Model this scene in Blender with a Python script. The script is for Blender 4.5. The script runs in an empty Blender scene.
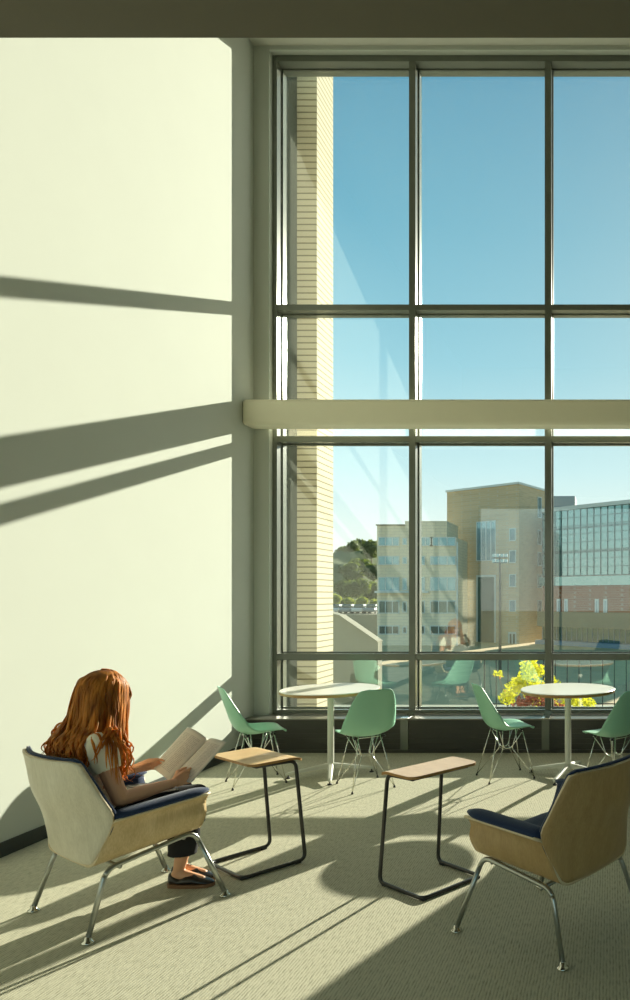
import bpy, bmesh, math, random
from mathutils import Vector, Matrix, noise
random.seed(7)
C = bpy.context.scene.collection
PI = math.pi

# ------------------------------------------------------------------ materials
def new_mat(name):
    m = bpy.data.materials.new(name); m.use_nodes = True
    return m, m.node_tree.nodes, m.node_tree.links, m.node_tree.nodes['Principled BSDF']

def mat(name, col, rough=.5, metal=0., var=.06, scale=8., bump=0., bscale=200., spec=.5, stretch=(1,1,1), sheen=0., coat=0.):
    m, n, l, p = new_mat(name)
    p.inputs['Roughness'].default_value = rough; p.inputs['Metallic'].default_value = metal
    p.inputs['Specular IOR Level'].default_value = spec
    p.inputs['Sheen Weight'].default_value = sheen; p.inputs['Coat Weight'].default_value = coat
    tc = n.new('ShaderNodeTexCoord'); mp = n.new('ShaderNodeMapping'); l.new(tc.outputs['Object'], mp.inputs[0])
    mp.inputs['Scale'].default_value = stretch
    nz = n.new('ShaderNodeTexNoise'); nz.inputs['Scale'].default_value = scale; nz.inputs['Detail'].default_value = 4
    l.new(mp.outputs[0], nz.inputs['Vector'])
    mx = n.new('ShaderNodeMix'); mx.data_type = 'RGBA'
    mx.inputs[6].default_value = [max(0, c*(1-var)) for c in col]+[1]
    mx.inputs[7].default_value = [min(1, c*(1+var)) for c in col]+[1]
    l.new(nz.outputs['Fac'], mx.inputs[0]); l.new(mx.outputs[2], p.inputs['Base Color'])
    if bump:
        n2 = n.new('ShaderNodeTexNoise'); n2.inputs['Scale'].default_value = bscale; l.new(mp.outputs[0], n2.inputs['Vector'])
        b = n.new('ShaderNodeBump'); b.inputs['Strength'].default_value = bump; b.inputs['Distance'].default_value = .002
        l.new(n2.outputs['Fac'], b.inputs['Height']); l.new(b.outputs[0], p.inputs['Normal'])
    return m

def wood(name, c1, c2, rough=.4, axis='X'):
    m, n, l, p = new_mat(name)
    p.inputs['Roughness'].default_value = rough
    tc = n.new('ShaderNodeTexCoord'); mp = n.new('ShaderNodeMapping'); l.new(tc.outputs['Object'], mp.inputs[0])
    mp.inputs['Scale'].default_value = {'X': (1.2, 9, 9), 'Z': (9, 9, 1.2)}[axis]
    nz = n.new('ShaderNodeTexNoise'); nz.inputs['Scale'].default_value = 3; nz.inputs['Detail'].default_value = 6; nz.inputs['Distortion'].default_value = .6
    l.new(mp.outputs[0], nz.inputs['Vector'])
    wv = n.new('ShaderNodeTexNoise'); wv.inputs['Scale'].default_value = 22; wv.inputs['Detail'].default_value = 2; l.new(mp.outputs[0], wv.inputs['Vector'])
    ad = n.new('ShaderNodeMath'); ad.operation = 'ADD'; l.new(nz.outputs['Fac'], ad.inputs[0]); l.new(wv.outputs['Fac'], ad.inputs[1])
    cr = n.new('ShaderNodeValToRGB'); cr.color_ramp.elements[0].position = .75; cr.color_ramp.elements[1].position = 1.25
    cr.color_ramp.elements[0].position = .35; cr.color_ramp.elements[1].position = .65
    hf = n.new('ShaderNodeMath'); hf.operation = 'MULTIPLY'; hf.inputs[1].default_value = .5
    l.new(ad.outputs[0], hf.inputs[0]); l.new(hf.outputs[0], cr.inputs[0])
    cr.color_ramp.elements[0].color = (*c1, 1); cr.color_ramp.elements[1].color = (*c2, 1)
    l.new(cr.outputs[0], p.inputs['Base Color'])
    return m

def carpet_mat():
    m, n, l, p = new_mat('ribbed_carpet')
    p.inputs['Roughness'].default_value = .95; p.inputs['Specular IOR Level'].default_value = .1
    tc = n.new('ShaderNodeTexCoord')
    mp = n.new('ShaderNodeMapping'); mp.inputs['Scale'].default_value = (1, .22, 1); l.new(tc.outputs['Object'], mp.inputs[0])
    ns = n.new('ShaderNodeTexNoise'); ns.inputs['Scale'].default_value = 110; ns.inputs['Detail'].default_value = 2; l.new(mp.outputs[0], ns.inputs['Vector'])
    wv = n.new('ShaderNodeTexWave'); wv.wave_type = 'BANDS'; wv.bands_direction = 'X'
    wv.inputs['Scale'].default_value = 24; wv.inputs['Distortion'].default_value = .5; wv.inputs['Detail'].default_value = 2; wv.inputs['Detail Scale'].default_value = 3
    l.new(tc.outputs['Object'], wv.inputs['Vector'])
    sp = n.new('ShaderNodeTexNoise'); sp.inputs['Scale'].default_value = 260; l.new(tc.outputs['Object'], sp.inputs['Vector'])
    a = n.new('ShaderNodeMath'); a.operation = 'MULTIPLY_ADD'; a.inputs[1].default_value = .32; l.new(wv.outputs['Fac'], a.inputs[0]); l.new(ns.outputs['Fac'], a.inputs[2])
    b = n.new('ShaderNodeMath'); b.operation = 'MULTIPLY_ADD'; b.inputs[1].default_value = .5; l.new(sp.outputs['Fac'], b.inputs[0]); l.new(a.outputs[0], b.inputs[2])
    cr = n.new('ShaderNodeValToRGB'); cr.color_ramp.elements[0].position = .55; cr.color_ramp.elements[1].position = 1.15
    cr.color_ramp.elements[1].position = 1.0
    cr.color_ramp.elements[0].color = (.29, .285, .21, 1); cr.color_ramp.elements[1].color = (.54, .525, .40, 1)
    l.new(b.outputs[0], cr.inputs[0]); l.new(cr.outputs[0], p.inputs['Base Color'])
    bp = n.new('ShaderNodeBump'); bp.inputs['Strength'].default_value = .35; bp.inputs['Distance'].default_value = .003
    l.new(b.outputs[0], bp.inputs['Height']); l.new(bp.outputs[0], p.inputs['Normal'])
    return m

def brick_mat(name, c1, c2, cm, bw=.45, bh=.15, mortar=.008, vec='XZ', off=.5):
    m, n, l, p = new_mat(name); p.inputs['Roughness'].default_value = .85
    tc = n.new('ShaderNodeTexCoord'); sx = n.new('ShaderNodeSeparateXYZ'); l.new(tc.outputs['Object'], sx.inputs[0])
    ad = n.new('ShaderNodeMath'); ad.operation = 'ADD'; l.new(sx.outputs['X'], ad.inputs[0]); l.new(sx.outputs['Y'], ad.inputs[1])
    cx = n.new('ShaderNodeCombineXYZ'); l.new(ad.outputs[0], cx.inputs['X']); l.new(sx.outputs['Z'], cx.inputs['Y'])
    br = n.new('ShaderNodeTexBrick'); br.offset = off
    br.inputs['Color1'].default_value = (*c1, 1); br.inputs['Color2'].default_value = (*c2, 1); br.inputs['Mortar'].default_value = (*cm, 1)
    br.inputs['Scale'].default_value = 1; br.inputs['Brick Width'].default_value = bw; br.inputs['Row Height'].default_value = bh
    br.inputs['Mortar Size'].default_value = mortar
    l.new(cx.outputs[0], br.inputs['Vector']); l.new(br.outputs['Color'], p.inputs['Base Color'])
    return m

def glass_mat(name='window_glass', tint=(.97, .985, .965), refl=.065, edge=.6):
    m = bpy.data.materials.new(name); m.use_nodes = True; n = m.node_tree.nodes; l = m.node_tree.links
    n.clear(); o = n.new('ShaderNodeOutputMaterial'); mx = n.new('ShaderNodeMixShader')
    t = n.new('ShaderNodeBsdfTransparent'); t.inputs[0].default_value = (*tint, 1)
    g = n.new('ShaderNodeBsdfGlossy'); g.inputs['Roughness'].default_value = 0; g.inputs[0].default_value = (1, 1, 1, 1)
    f = n.new('ShaderNodeFresnel'); f.inputs[0].default_value = 1.5
    ma = n.new('ShaderNodeMath'); ma.operation = 'MULTIPLY_ADD'; ma.inputs[1].default_value = edge; ma.inputs[2].default_value = refl
    ma.use_clamp = True
    l.new(f.outputs[0], ma.inputs[0]); l.new(ma.outputs[0], mx.inputs[0])
    l.new(t.outputs[0], mx.inputs[1]); l.new(g.outputs[0], mx.inputs[2]); l.new(mx.outputs[0], o.inputs[0])
    return m

def leaf_mat(name, col, trans):
    m, n, l, p = new_mat(name); p.inputs['Roughness'].default_value = .6
    tc = n.new('ShaderNodeTexCoord'); nz = n.new('ShaderNodeTexNoise'); nz.inputs['Scale'].default_value = 3
    l.new(tc.outputs['Object'], nz.inputs['Vector'])
    mx = n.new('ShaderNodeMix'); mx.data_type = 'RGBA'
    mx.inputs[6].default_value = (*[c*.6 for c in col], 1); mx.inputs[7].default_value = (*[min(1, c*1.4) for c in col], 1)
    l.new(nz.outputs['Fac'], mx.inputs[0]); l.new(mx.outputs[2], p.inputs['Base Color'])
    tr = n.new('ShaderNodeBsdfTranslucent'); tr.inputs[0].default_value = (*trans, 1)
    ms = n.new('ShaderNodeMixShader'); ms.inputs[0].default_value = .5
    o = n['Material Output']; l.new(p.outputs[0], ms.inputs[1]); l.new(tr.outputs[0], ms.inputs[2]); l.new(ms.outputs[0], o.inputs[0])
    return m

def hair_mat():
    m, n, l, p = new_mat('copper_red_hair'); p.inputs['Roughness'].default_value = .5; p.inputs['Specular IOR Level'].default_value = .3
    tc = n.new('ShaderNodeTexCoord'); nz = n.new('ShaderNodeTexNoise'); nz.inputs['Scale'].default_value = 30; nz.inputs['Detail'].default_value = 3
    mp = n.new('ShaderNodeMapping'); mp.inputs['Scale'].default_value = (1, 1, .15); l.new(tc.outputs['Object'], mp.inputs[0])
    l.new(mp.outputs[0], nz.inputs['Vector'])
    cr = n.new('ShaderNodeValToRGB'); cr.color_ramp.elements[0].position = .35; cr.color_ramp.elements[1].position = .65
    cr.color_ramp.elements[0].color = (.22, .075, .012, 1); cr.color_ramp.elements[1].color = (.74, .33, .055, 1)
    l.new(nz.outputs['Fac'], cr.inputs[0]); l.new(cr.outputs[0], p.inputs['Base Color'])
    tr = n.new('ShaderNodeBsdfTranslucent'); tr.inputs[0].default_value = (1., .44, .06, 1)
    ms = n.new('ShaderNodeMixShader'); ms.inputs[0].default_value = .42
    o = n['Material Output']; l.new(p.outputs[0], ms.inputs[1]); l.new(tr.outputs[0], ms.inputs[2]); l.new(ms.outputs[0], o.inputs[0])
    return m

def paper_mat():
    m, n, l, p = new_mat('printed_page'); p.inputs['Roughness'].default_value = .6
    uv = n.new('ShaderNodeUVMap'); sp = n.new('ShaderNodeSeparateXYZ'); l.new(uv.outputs[0], sp.inputs[0])
    # text lines: fine bands along v, broken by noise into greeked words inside the margins
    def mth(op, a, b=None, c=None):
        x = n.new('ShaderNodeMath'); x.operation = op
        for i, q in enumerate((a, b, c)):
            if q is None: continue
            if isinstance(q, (int, float)): x.inputs[i].default_value = q
            else: l.new(q, x.inputs[i])
        return x.outputs[0]
    u, v = sp.outputs['X'], sp.outputs['Y']
    line = mth('GREATER_THAN', mth('SINE', mth('MULTIPLY', v, 230.)), .1)
    mp = n.new('ShaderNodeMapping'); mp.inputs['Scale'].default_value = (40, 37, 1); l.new(uv.outputs[0], mp.inputs[0])
    nz = n.new('ShaderNodeTexNoise'); nz.inputs['Scale'].default_value = 1; l.new(mp.outputs[0], nz.inputs['Vector'])
    word = mth('GREATER_THAN', nz.outputs['Fac'], .42)
    marg = mth('MULTIPLY', mth('MULTIPLY', mth('GREATER_THAN', u, .12), mth('LESS_THAN', u, .88)), mth('MULTIPLY', mth('GREATER_THAN', v, .1), mth('LESS_THAN', v, .9)))
    col = mth('GREATER_THAN', mth('ABSOLUTE', mth('SUBTRACT', u, .5)), .025)
    ink = mth('MULTIPLY', mth('MULTIPLY', mth('MULTIPLY', line, word), mth('MULTIPLY', marg, col)), .55)
    mx = n.new('ShaderNodeMix'); mx.data_type = 'RGBA'; mx.inputs[6].default_value = (.84, .82, .74, 1); mx.inputs[7].default_value = (.3, .29, .26, 1)
    l.new(ink, mx.inputs[0]); l.new(mx.outputs[2], p.inputs['Base Color'])
    tr = n.new('ShaderNodeBsdfTranslucent'); tr.inputs[0].default_value = (.7, .66, .5, 1)
    ms = n.new('ShaderNodeMixShader'); ms.inputs[0].default_value = .25
    o = n['Material Output']; l.new(p.outputs[0], ms.inputs[1]); l.new(tr.outputs[0], ms.inputs[2]); l.new(ms.outputs[0], o.inputs[0])
    return m

def stripe_mat():
    m, n, l, p = new_mat('striped_cloth'); p.inputs['Roughness'].default_value = .9
    tc = n.new('ShaderNodeTexCoord'); wv = n.new('ShaderNodeTexWave'); wv.bands_direction = 'Y'; wv.inputs['Scale'].default_value = 14; wv.inputs['Distortion'].default_value = 1.5
    l.new(tc.outputs['Object'], wv.inputs['Vector'])
    cr = n.new('ShaderNodeValToRGB'); cr.color_ramp.interpolation = 'LINEAR'
    cr.color_ramp.elements[0].position = .4; cr.color_ramp.elements[1].position = .6
    cr.color_ramp.elements[0].color = (.03, .03, .03, 1); cr.color_ramp.elements[1].color = (.4, .4, .36, 1)
    l.new(wv.outputs['Fac'], cr.inputs[0]); l.new(cr.outputs[0], p.inputs['Base Color'])
    return m

M = dict(
    wall=mat('painted_wall', (.555, .59, .525), .9, var=.02, scale=3, bump=.05, bscale=300),
    ceil=mat('painted_ceiling', (.62, .62, .54), .95, var=.02),
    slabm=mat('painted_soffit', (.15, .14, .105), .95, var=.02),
    beam=mat('beam_paint', (.86, .83, .64), .6, var=.02),
    dark=mat('dark_backwall', (.62, .58, .46), .9, var=.03),
    frame=mat('window_metal', (.15, .165, .135), .2, metal=.1, spec=.5, var=.04, bump=0),
    sill=mat('sill_metal', (.045, .045, .035), .38, metal=.2, var=.15, scale=5),
    ledge=mat('sill_ledge', (.22, .22, .18), .28, metal=.5, var=.05),
    bboard=mat('rubber_baseboard', (.035, .042, .036), .55),
    carpet=carpet_mat(), glass=glass_mat(),
    ply_pale=wood('pale_ply', (.60, .55, .42), (.72, .67, .53), .42, 'Z'),  # back shell ply, paler than the golden ply
    ply_pale_side=wood('oak_ply_side', (.50, .36, .17), (.66, .50, .27), .42, 'Z'),
    ply_gold=wood('golden_ply', (.42, .27, .11), (.52, .35, .155), .38, 'Z'),
    ply_edge=wood('ply_edge', (.66, .54, .34), (.76, .64, .42), .5),
    navy=mat('navy_wool', (.018, .035, .085), .95, var=.25, scale=300, bump=.4, bscale=500, sheen=.25, spec=.15),
    steel=mat('satin_steel', (.42, .44, .41), .28, metal=.9, var=.04),
    chrome=mat('chrome', (.72, .72, .66), .14, metal=1., var=.02),
    black=mat('black_tube', (.018, .018, .016), .3, var=.1, coat=.3),
    rubber=mat('black_rubber', (.02, .02, .02), .7),
    top_tan=wood('tan_oak_veneer', (.60, .40, .19), (.74, .52, .27), .38),
    top_rose=wood('rosy_oak_veneer', (.56, .40, .27), (.68, .50, .35), .38),
    edge_tan=wood('veneer_edge', (.36, .19, .06), (.46, .26, .09), .45),
    white=mat('white_laminate', (.80, .80, .72), .3, var=.01),
    whitemetal=mat('white_powdercoat', (.66, .67, .58), .35, var=.02),
    mint=mat('mint_plastic', (.30, .60, .43), .38, var=.02),
    skin=mat('skin', (.74, .39, .22), .5, var=.06, scale=12),
    shirt=mat('cream_cotton', (.92, .85, .64), .9, var=.04, scale=20, bump=.5, bscale=60),
    trousers=mat('black_cotton', (.012, .012, .013), .9, var=.2, scale=30),
    leather=mat('black_leather', (.012, .011, .012), .3, var=.1, coat=.3),
    sole=mat('tan_sole', (.22, .11, .05), .6), hair=hair_mat(), paper=paper_mat(), stripe=stripe_mat(),
    lips=mat('lips', (.5, .16, .12), .45), eye=mat('eyelash', (.03, .02, .015), .6),
    brick_y=brick_mat('buff_brick', (.52, .47, .31), (.49, .44, .29), (.17, .14, .07), 60., .068, .008),
    brick_b=brick_mat('tower_brick', (.62, .49, .30), (.52, .41, .25), (.55, .50, .38), .9, .3, .03),
    brick_s=brick_mat('pale_block', (.82, .74, .55), (.76, .69, .51), (.55, .5, .4), 1.2, .4, .02),
    brick_r=brick_mat('red_brick_reflection', (.34, .13, .06), (.28, .10, .05), (.34, .25, .18), .8, .3, .03),  # brick colour, partly a reflection painted onto the glass building
    conc=mat('concrete', (.25, .24, .17), .9, var=.1, scale=.4),
    bluegrey=mat('blue_grey_band', (.22, .30, .36), .7, var=.08),
    panel=mat('dark_metal_panel', (.05, .06, .05), .5, metal=.2),
    winf=mat('white_window_frame', (.62, .68, .66), .5),
    grass=mat('grass_ground', (.56, .42, .22), .95, var=.3, scale=.6),
    pave=mat('terrace_paving', (.33, .34, .24), .9, var=.2, scale=2),
    bark=mat('bark', (.12, .08, .05), .9),
    leaf_dark=leaf_mat('dark_leaves', (.06, .10, .03), (.20, .26, .04)),
    leaf_light=leaf_mat('light_leaves', (.20, .26, .06), (.45, .5, .08)),
    leaf_yel=leaf_mat('yellow_leaves', (.42, .44, .03), (.95, .92, .05)),
    leaf_red=leaf_mat('red_leaves', (.32, .09, .06), (.5, .16, .08)),
    orange=mat('orange_flowers', (.9, .35, .03), .6),
    carw=mat('white_car_paint', (.7, .7, .7), .3), carb=mat('grey_car_paint', (.2, .25, .3), .3),
)
def pane_mat(name, col, rough=.08, mixg=.55):
    m, n, l, p = new_mat(name); p.inputs['Base Color'].default_value = (*col, 1); p.inputs['Roughness'].default_value = .6
    tc = n.new('ShaderNodeTexCoord'); nz = n.new('ShaderNodeTexNoise'); nz.inputs['Scale'].default_value = .6; l.new(tc.outputs['Object'], nz.inputs['Vector'])
    mx = n.new('ShaderNodeMix'); mx.data_type = 'RGBA'; mx.inputs[6].default_value = (*[c*.5 for c in col], 1); mx.inputs[7].default_value = (*[c*1.5 for c in col], 1)
    l.new(nz.outputs['Fac'], mx.inputs[0]); l.new(mx.outputs[2], p.inputs['Base Color'])
    g = n.new('ShaderNodeBsdfGlossy'); g.inputs[0].default_value = (.38, .62, .62, 1); g.inputs['Roughness'].default_value = rough
    ms = n.new('ShaderNodeMixShader'); ms.inputs[0].default_value = mixg
    o = n['Material Output']; l.new(p.outputs[0], ms.inputs[1]); l.new(g.outputs[0], ms.inputs[2]); l.new(ms.outputs[0], o.inputs[0])
    return m
M['pane_blue'] = pane_mat('blue_pane', (.20, .33, .40), .1, .3)
M['pane_dark'] = pane_mat('dark_pane', (.03, .05, .05), .1, .15)
M['pane_teal'] = pane_mat('teal_curtain_glass', (.06, .16, .14), .06, .45)
M['pane_green'] = pane_mat('green_glass', (.03, .09, .07), .1, .2)

# ------------------------------------------------------------------ mesh helpers
def link(name, bm, m, parent=None, smooth=False, bevel=0., seg=2):
    me = bpy.data.meshes.new(name); bmesh.ops.recalc_face_normals(bm, faces=bm.faces[:]); bm.to_mesh(me); bm.free()
    if smooth:
        for p in me.polygons: p.use_smooth = True
    o = bpy.data.objects.new(name, me); C.objects.link(o)
    if m: me.materials.append(m)
    if parent: o.parent = parent
    if bevel:
        b = o.modifiers.new('bevel', 'BEVEL'); b.width = bevel; b.segments = seg; b.limit_method = 'ANGLE'; b.angle_limit = .6
    return o
def tag(o, label=None, cat=None, group=None, kind=None):
    if label: o['label'] = label
    if cat: o['category'] = cat
    if group: o['group'] = group
    if kind: o['kind'] = kind
    return o
def empty(name, loc=(0, 0, 0), rz=0., label=None, cat=None, group=None, kind=None):
    o = bpy.data.objects.new(name, None); C.objects.link(o); o.location = loc; o.rotation_euler = (0, 0, rz); o.empty_display_size = .1
    return tag(o, label, cat, group, kind)
def box(bm, x0, x1, y0, y1, z0, z1, mx=None):
    vs = [bm.verts.new((x, y, z)) for x in (x0, x1) for y in (y0, y1) for z in (z0, z1)]
    if mx:
        for v in vs: v.co = mx @ v.co
    for f in ((0,1,3,2),(4,6,7,5),(0,4,5,1),(2,3,7,6),(0,2,6,4),(1,5,7,3)): bm.faces.new([vs[i] for i in f])
def B(*a):
    bm = bmesh.new()
    for q in a: box(bm, *q)
    return bm
def fillet(pts, r, n=5, closed=False):
    pts = [Vector(p) for p in pts]; out = []
    N = len(pts)
    for i, p in enumerate(pts):
        if not closed and i in (0, N-1): out.append(p); continue
        a = (pts[(i-1) % N]-p); b = (pts[(i+1) % N]-p); rr = min(r, a.length*.45, b.length*.45)
        a = p+a.normalized()*rr; b = p+b.normalized()*rr
        for k in range(n+1):
            t = k/n; out.append(a.lerp(p, t).lerp(p.lerp(b, t), t))
    return out
def sweep(bm, pts, rad, n=10, closed=False, flat=None):
    """circle swept along a polyline; rad a number or list; flat = (sx, sy) cross-section scale"""
    pts = [Vector(p) for p in pts]; N = len(pts); rings = []; up = None
    for i, p in enumerate(pts):
        if closed: t = pts[(i+1) % N]-pts[i-1]
        else: t = pts[min(i+1, N-1)]-pts[max(i-1, 0)]
        if t.length < 1e-9: t = Vector((0, 0, 1))
        t.normalize()
        if up is None:
            up = t.cross(Vector((0, 0, 1)) if abs(t.z) < .9 else Vector((1, 0, 0))).normalized()
        up = (up - t*up.dot(t)).normalized(); s = t.cross(up)
        r = rad[i] if isinstance(rad, (list, tuple)) else rad
        fx, fy = flat if flat else (1, 1)
        rings.append([bm.verts.new(p+up*(math.cos(2*PI*k/n)*r*fx)+s*(math.sin(2*PI*k/n)*r*fy)) for k in range(n)])
    for i in range(N if closed else N-1):
        a, b = rings[i], rings[(i+1) % N]
        for k in range(n): bm.faces.new((a[k], a[(k+1) % n], b[(k+1) % n], b[k]))
    if not closed:
        bm.faces.new(rings[0][::-1]); bm.faces.new(rings[-1])
def lathe(bm, prof, n=32, loc=(0, 0, 0)):
    L = Vector(loc); rings = []
    for r, z in prof:
        if r < 1e-6: rings.append([bm.verts.new(L+Vector((0, 0, z)))])
        else: rings.append([bm.verts.new(L+Vector((r*math.cos(2*PI*k/n), r*math.sin(2*PI*k/n), z))) for k in range(n)])
    for a, b in zip(rings, rings[1:]):
        for k in range(n):
            if len(a) == 1 and len(b) == 1: continue
            if len(a) == 1: bm.faces.new((a[0], b[k], b[(k+1) % n]))
            elif len(b) == 1: bm.faces.new((a[k], a[(k+1) % n], b[0]))
            else: bm.faces.new((a[k], a[(k+1) % n], b[(k+1) % n], b[k]))
def grid(fn, nu, nv):
    """fn(i/nu, j/nv) -> point"""
    bm = bmesh.new(); g = [[bm.verts.new(fn(i/nu, j/nv)) for j in range(nv+1)] for i in range(nu+1)]
    for i in range(nu):
        for j in range(nv): bm.faces.new((g[i][j], g[i+1][j], g[i+1][j+1], g[i][j+1]))
    return bm
def interp(tab, t):
    """tab: list of (t, values...) -> smooth interpolated tuple"""
    if t <= tab[0][0]: return tab[0][1:]
    for i in range(len(tab)-1):
        a, b = tab[i], tab[i+1]
        if t <= b[0]:
            s = (t-a[0])/(b[0]-a[0]); p = tab[max(i-1, 0)]; q = tab[min(i+2, len(tab)-1)]
            out = []
            for k in range(1, len(a)):
                m0 = (b[k]-p[k])/(b[0]-p[0])*(b[0]-a[0]); m1 = (q[k]-a[k])/(q[0]-a[0])*(b[0]-a[0])
                out.append((2*s**3-3*s**2+1)*a[k]+(s**3-2*s**2+s)*m0+(-2*s**3+3*s**2)*b[k]+(s**3-s**2)*m1)
            return tuple(out)
    return tab[-1][1:]
def solid(o, th, off=0., sub=0):
    s = o.modifiers.new('solid', 'SOLIDIFY'); s.thickness = th; s.offset = off
    if sub: b = o.modifiers.new('sub', 'SUBSURF'); b.levels = sub; b.render_levels = sub
    return o
def copy_tree(o, parent=None):
    c = o.copy(); C.objects.link(c)
    if parent: c.parent = parent
    for ch in list(o.children): copy_tree(ch, c)
    return c

# ------------------------------------------------------------------ room
XL = -3.547; ZW = 7.17; XR = 3.2; YB = -2.6
YF = 7.24      # inner face of the window frame
YG = 7.37      # glass
YO = 7.46      # outer face of the frame
WX0, WX1 = -3.395, .79
HT, HC = 6.96, 7.0
def struct(name, bm, m, **k): return tag(link(name, bm, m, **k), kind='structure')
struct('floor', B((XL-.3, XR+.3, YB-.3, 7.5, -.3, 0)), M['carpet'])
struct('wall_left', B((XL-.3, XL, YB-.3, 7.6, 0, HC+.2)), M['wall'])
struct('wall_right', B((XR, XR+.3, YB-.3, 7.6, 0, HC+.2)), M['wall'])
BW = (-3.2, 2.8, .15, 3.7)
struct('wall_back', B((XL, BW[0], YB-.3, YB, 0, HC+.2), (BW[1], XR, YB-.3, YB, 0, HC+.2), (BW[0], BW[1], YB-.3, YB, 0, BW[2]), (BW[0], BW[1], YB-.3, YB, BW[3], HC+.2)), M['dark'])
wb = empty('fill_window', (0, 0, 0), kind='structure')  # unseen window, added behind the camera to bring in fill daylight
bm = B((BW[0], BW[0]+.06, YB-.2, YB-.1, BW[2], BW[3]), (BW[1]-.06, BW[1], YB-.2, YB-.1, BW[2], BW[3]), (BW[0]+.06, BW[1]-.06, YB-.2, YB-.1, BW[2], BW[2]+.06), (BW[0]+.06, BW[1]-.06, YB-.2, YB-.1, BW[3]-.06, BW[3]))
for x in (-1.2, .8): box(bm, x-.03, x+.03, YB-.2, YB-.1, BW[2]+.06, BW[3]-.06)
link('window_frame', bm, M['frame'], wb)
for a, b in ((BW[0]+.06, -1.23), (-1.17, .77), (.83, BW[1]-.06)): link('glass_pane', B((a, b, YB-.155, YB-.145, BW[2]+.06, BW[3]-.06)), M['glass'], wb)
struct('wall_front', B((XL, WX0, ZW, 7.5, 0, HC+.2), (WX1, XR, ZW, 7.5, 0, HC+.2), (WX0, WX1, ZW, 7.5, HT, HC+.2)), M['wall'])
struct('ceiling', B((XL, XR, YB, ZW, HC, HC+.2)), M['ceil'])
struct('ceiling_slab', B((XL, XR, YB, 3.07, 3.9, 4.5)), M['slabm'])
struct('baseboard_left', B((XL, XL+.012, YB, 6.95, 0, .085)), M['bboard'])
struct('baseboard_right', B((XR-.012, XR, YB, 7.1, 0, .085)), M['bboard'])
struct('beam', B((XL, XR, 6.93, 7.15, 3.17, 3.42)), M['beam'], bevel=.035, seg=4)

# window
win = empty('window_1', (0, 0, 0), kind='structure')
FB = .333
bm = B((WX0, WX0+.045, YF, YO, FB, HT), (WX1-.045, WX1, YF, YO, FB, HT), (WX0+.045, WX1-.045, YF, YO, HT-.062, HT), (WX0+.045, WX1-.045, YF, YO, FB, FB+.042))
link('window_frame', bm, M['frame'], win, bevel=.003)
mull = [-1.99, -.622]
for x in mull:
    bm = B((x-.033, x+.033, YF, YG, FB+.042, HT-.062), (x-.04, x+.04, YG, YO, FB+.042, HT-.062))
    link('mullion', bm, M['frame'], win, bevel=.003)
TR = [(4.397, 4.455), (3.07, 3.13), (.876, .94)]
cols = [WX0+.045, mull[0]-.033, mull[0]+.033, mull[1]-.033, mull[1]+.033, WX1-.045]
for z0, z1 in TR:
    bm = bmesh.new()
    for i in range(3): box(bm, cols[2*i], cols[2*i+1], YF+.004, YO-.006, z0, z1)
    link('transom', bm, M['frame'], win, bevel=.003)
zs = [FB+.042] + [q for z0, z1 in TR[::-1] for q in (z0, z1)] + [HT-.062]
for i in range(3):
    for j in range(4):
        bm = B((cols[2*i]+.0005, cols[2*i+1]-.0005, YG-.006, YG+.006, zs[2*j]+.0005, zs[2*j+1]-.0005))
        link('glass_pane', bm, M['glass'], win)
        g = .012; a, b, c, d = cols[2*i], cols[2*i+1], zs[2*j], zs[2*j+1]
        bm = B((a, a+g, YG-.02, YG-.007, c, d), (b-g, b, YG-.02, YG-.007, c, d), (a+g, b-g, YG-.02, YG-.007, c, c+g), (a+g, b-g, YG-.02, YG-.007, d-g, d))
        link('glazing_bead', bm, M['frame'], win)
# low dark enclosure under the window
enc = empty('trim_1', (0, 0, 0), kind='structure')
link('enclosure_panel', B((XL, XR, 6.985, YF, .03, FB-.014)), M['sill'], enc)
link('toe_strip', B((XL, XR, 6.97, YF, 0, .03)), M['sill'], enc)
link('ledge', B((XL, XR, 6.965, YF, FB-.014, FB)), M['ledge'], enc, bevel=.003)
for x in mull+[.79]:
    link('pilaster', B((x-.04, x+.035, 6.97, 6.99, .03, FB-.014)), M['frame'], enc)
    link('ledge_joint', B((x-.04, x+.035, 6.96, YF, FB, FB+.006)), M['chrome'], enc)
link('vent_grooves', B(*[(XL+.1, XR, 6.981, 6.986, z, z+.008) for z in (.08, .13, .18, .23)]), M['sill'], enc)

# outside return of the building
struct('wall_outside_panel', B((XL-1, -3.417, 7.5, 7.86, -6, 9)), M['panel'])
struct('wall_outside_pier', B((-4.6, -3.20, 7.86, 8.32, -6, 9)), M['brick_y'])
struct('wall_outside_ledge', B((XL-1, XR+1, 7.5, 7.62, -6, .28)), M['conc'])

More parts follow.
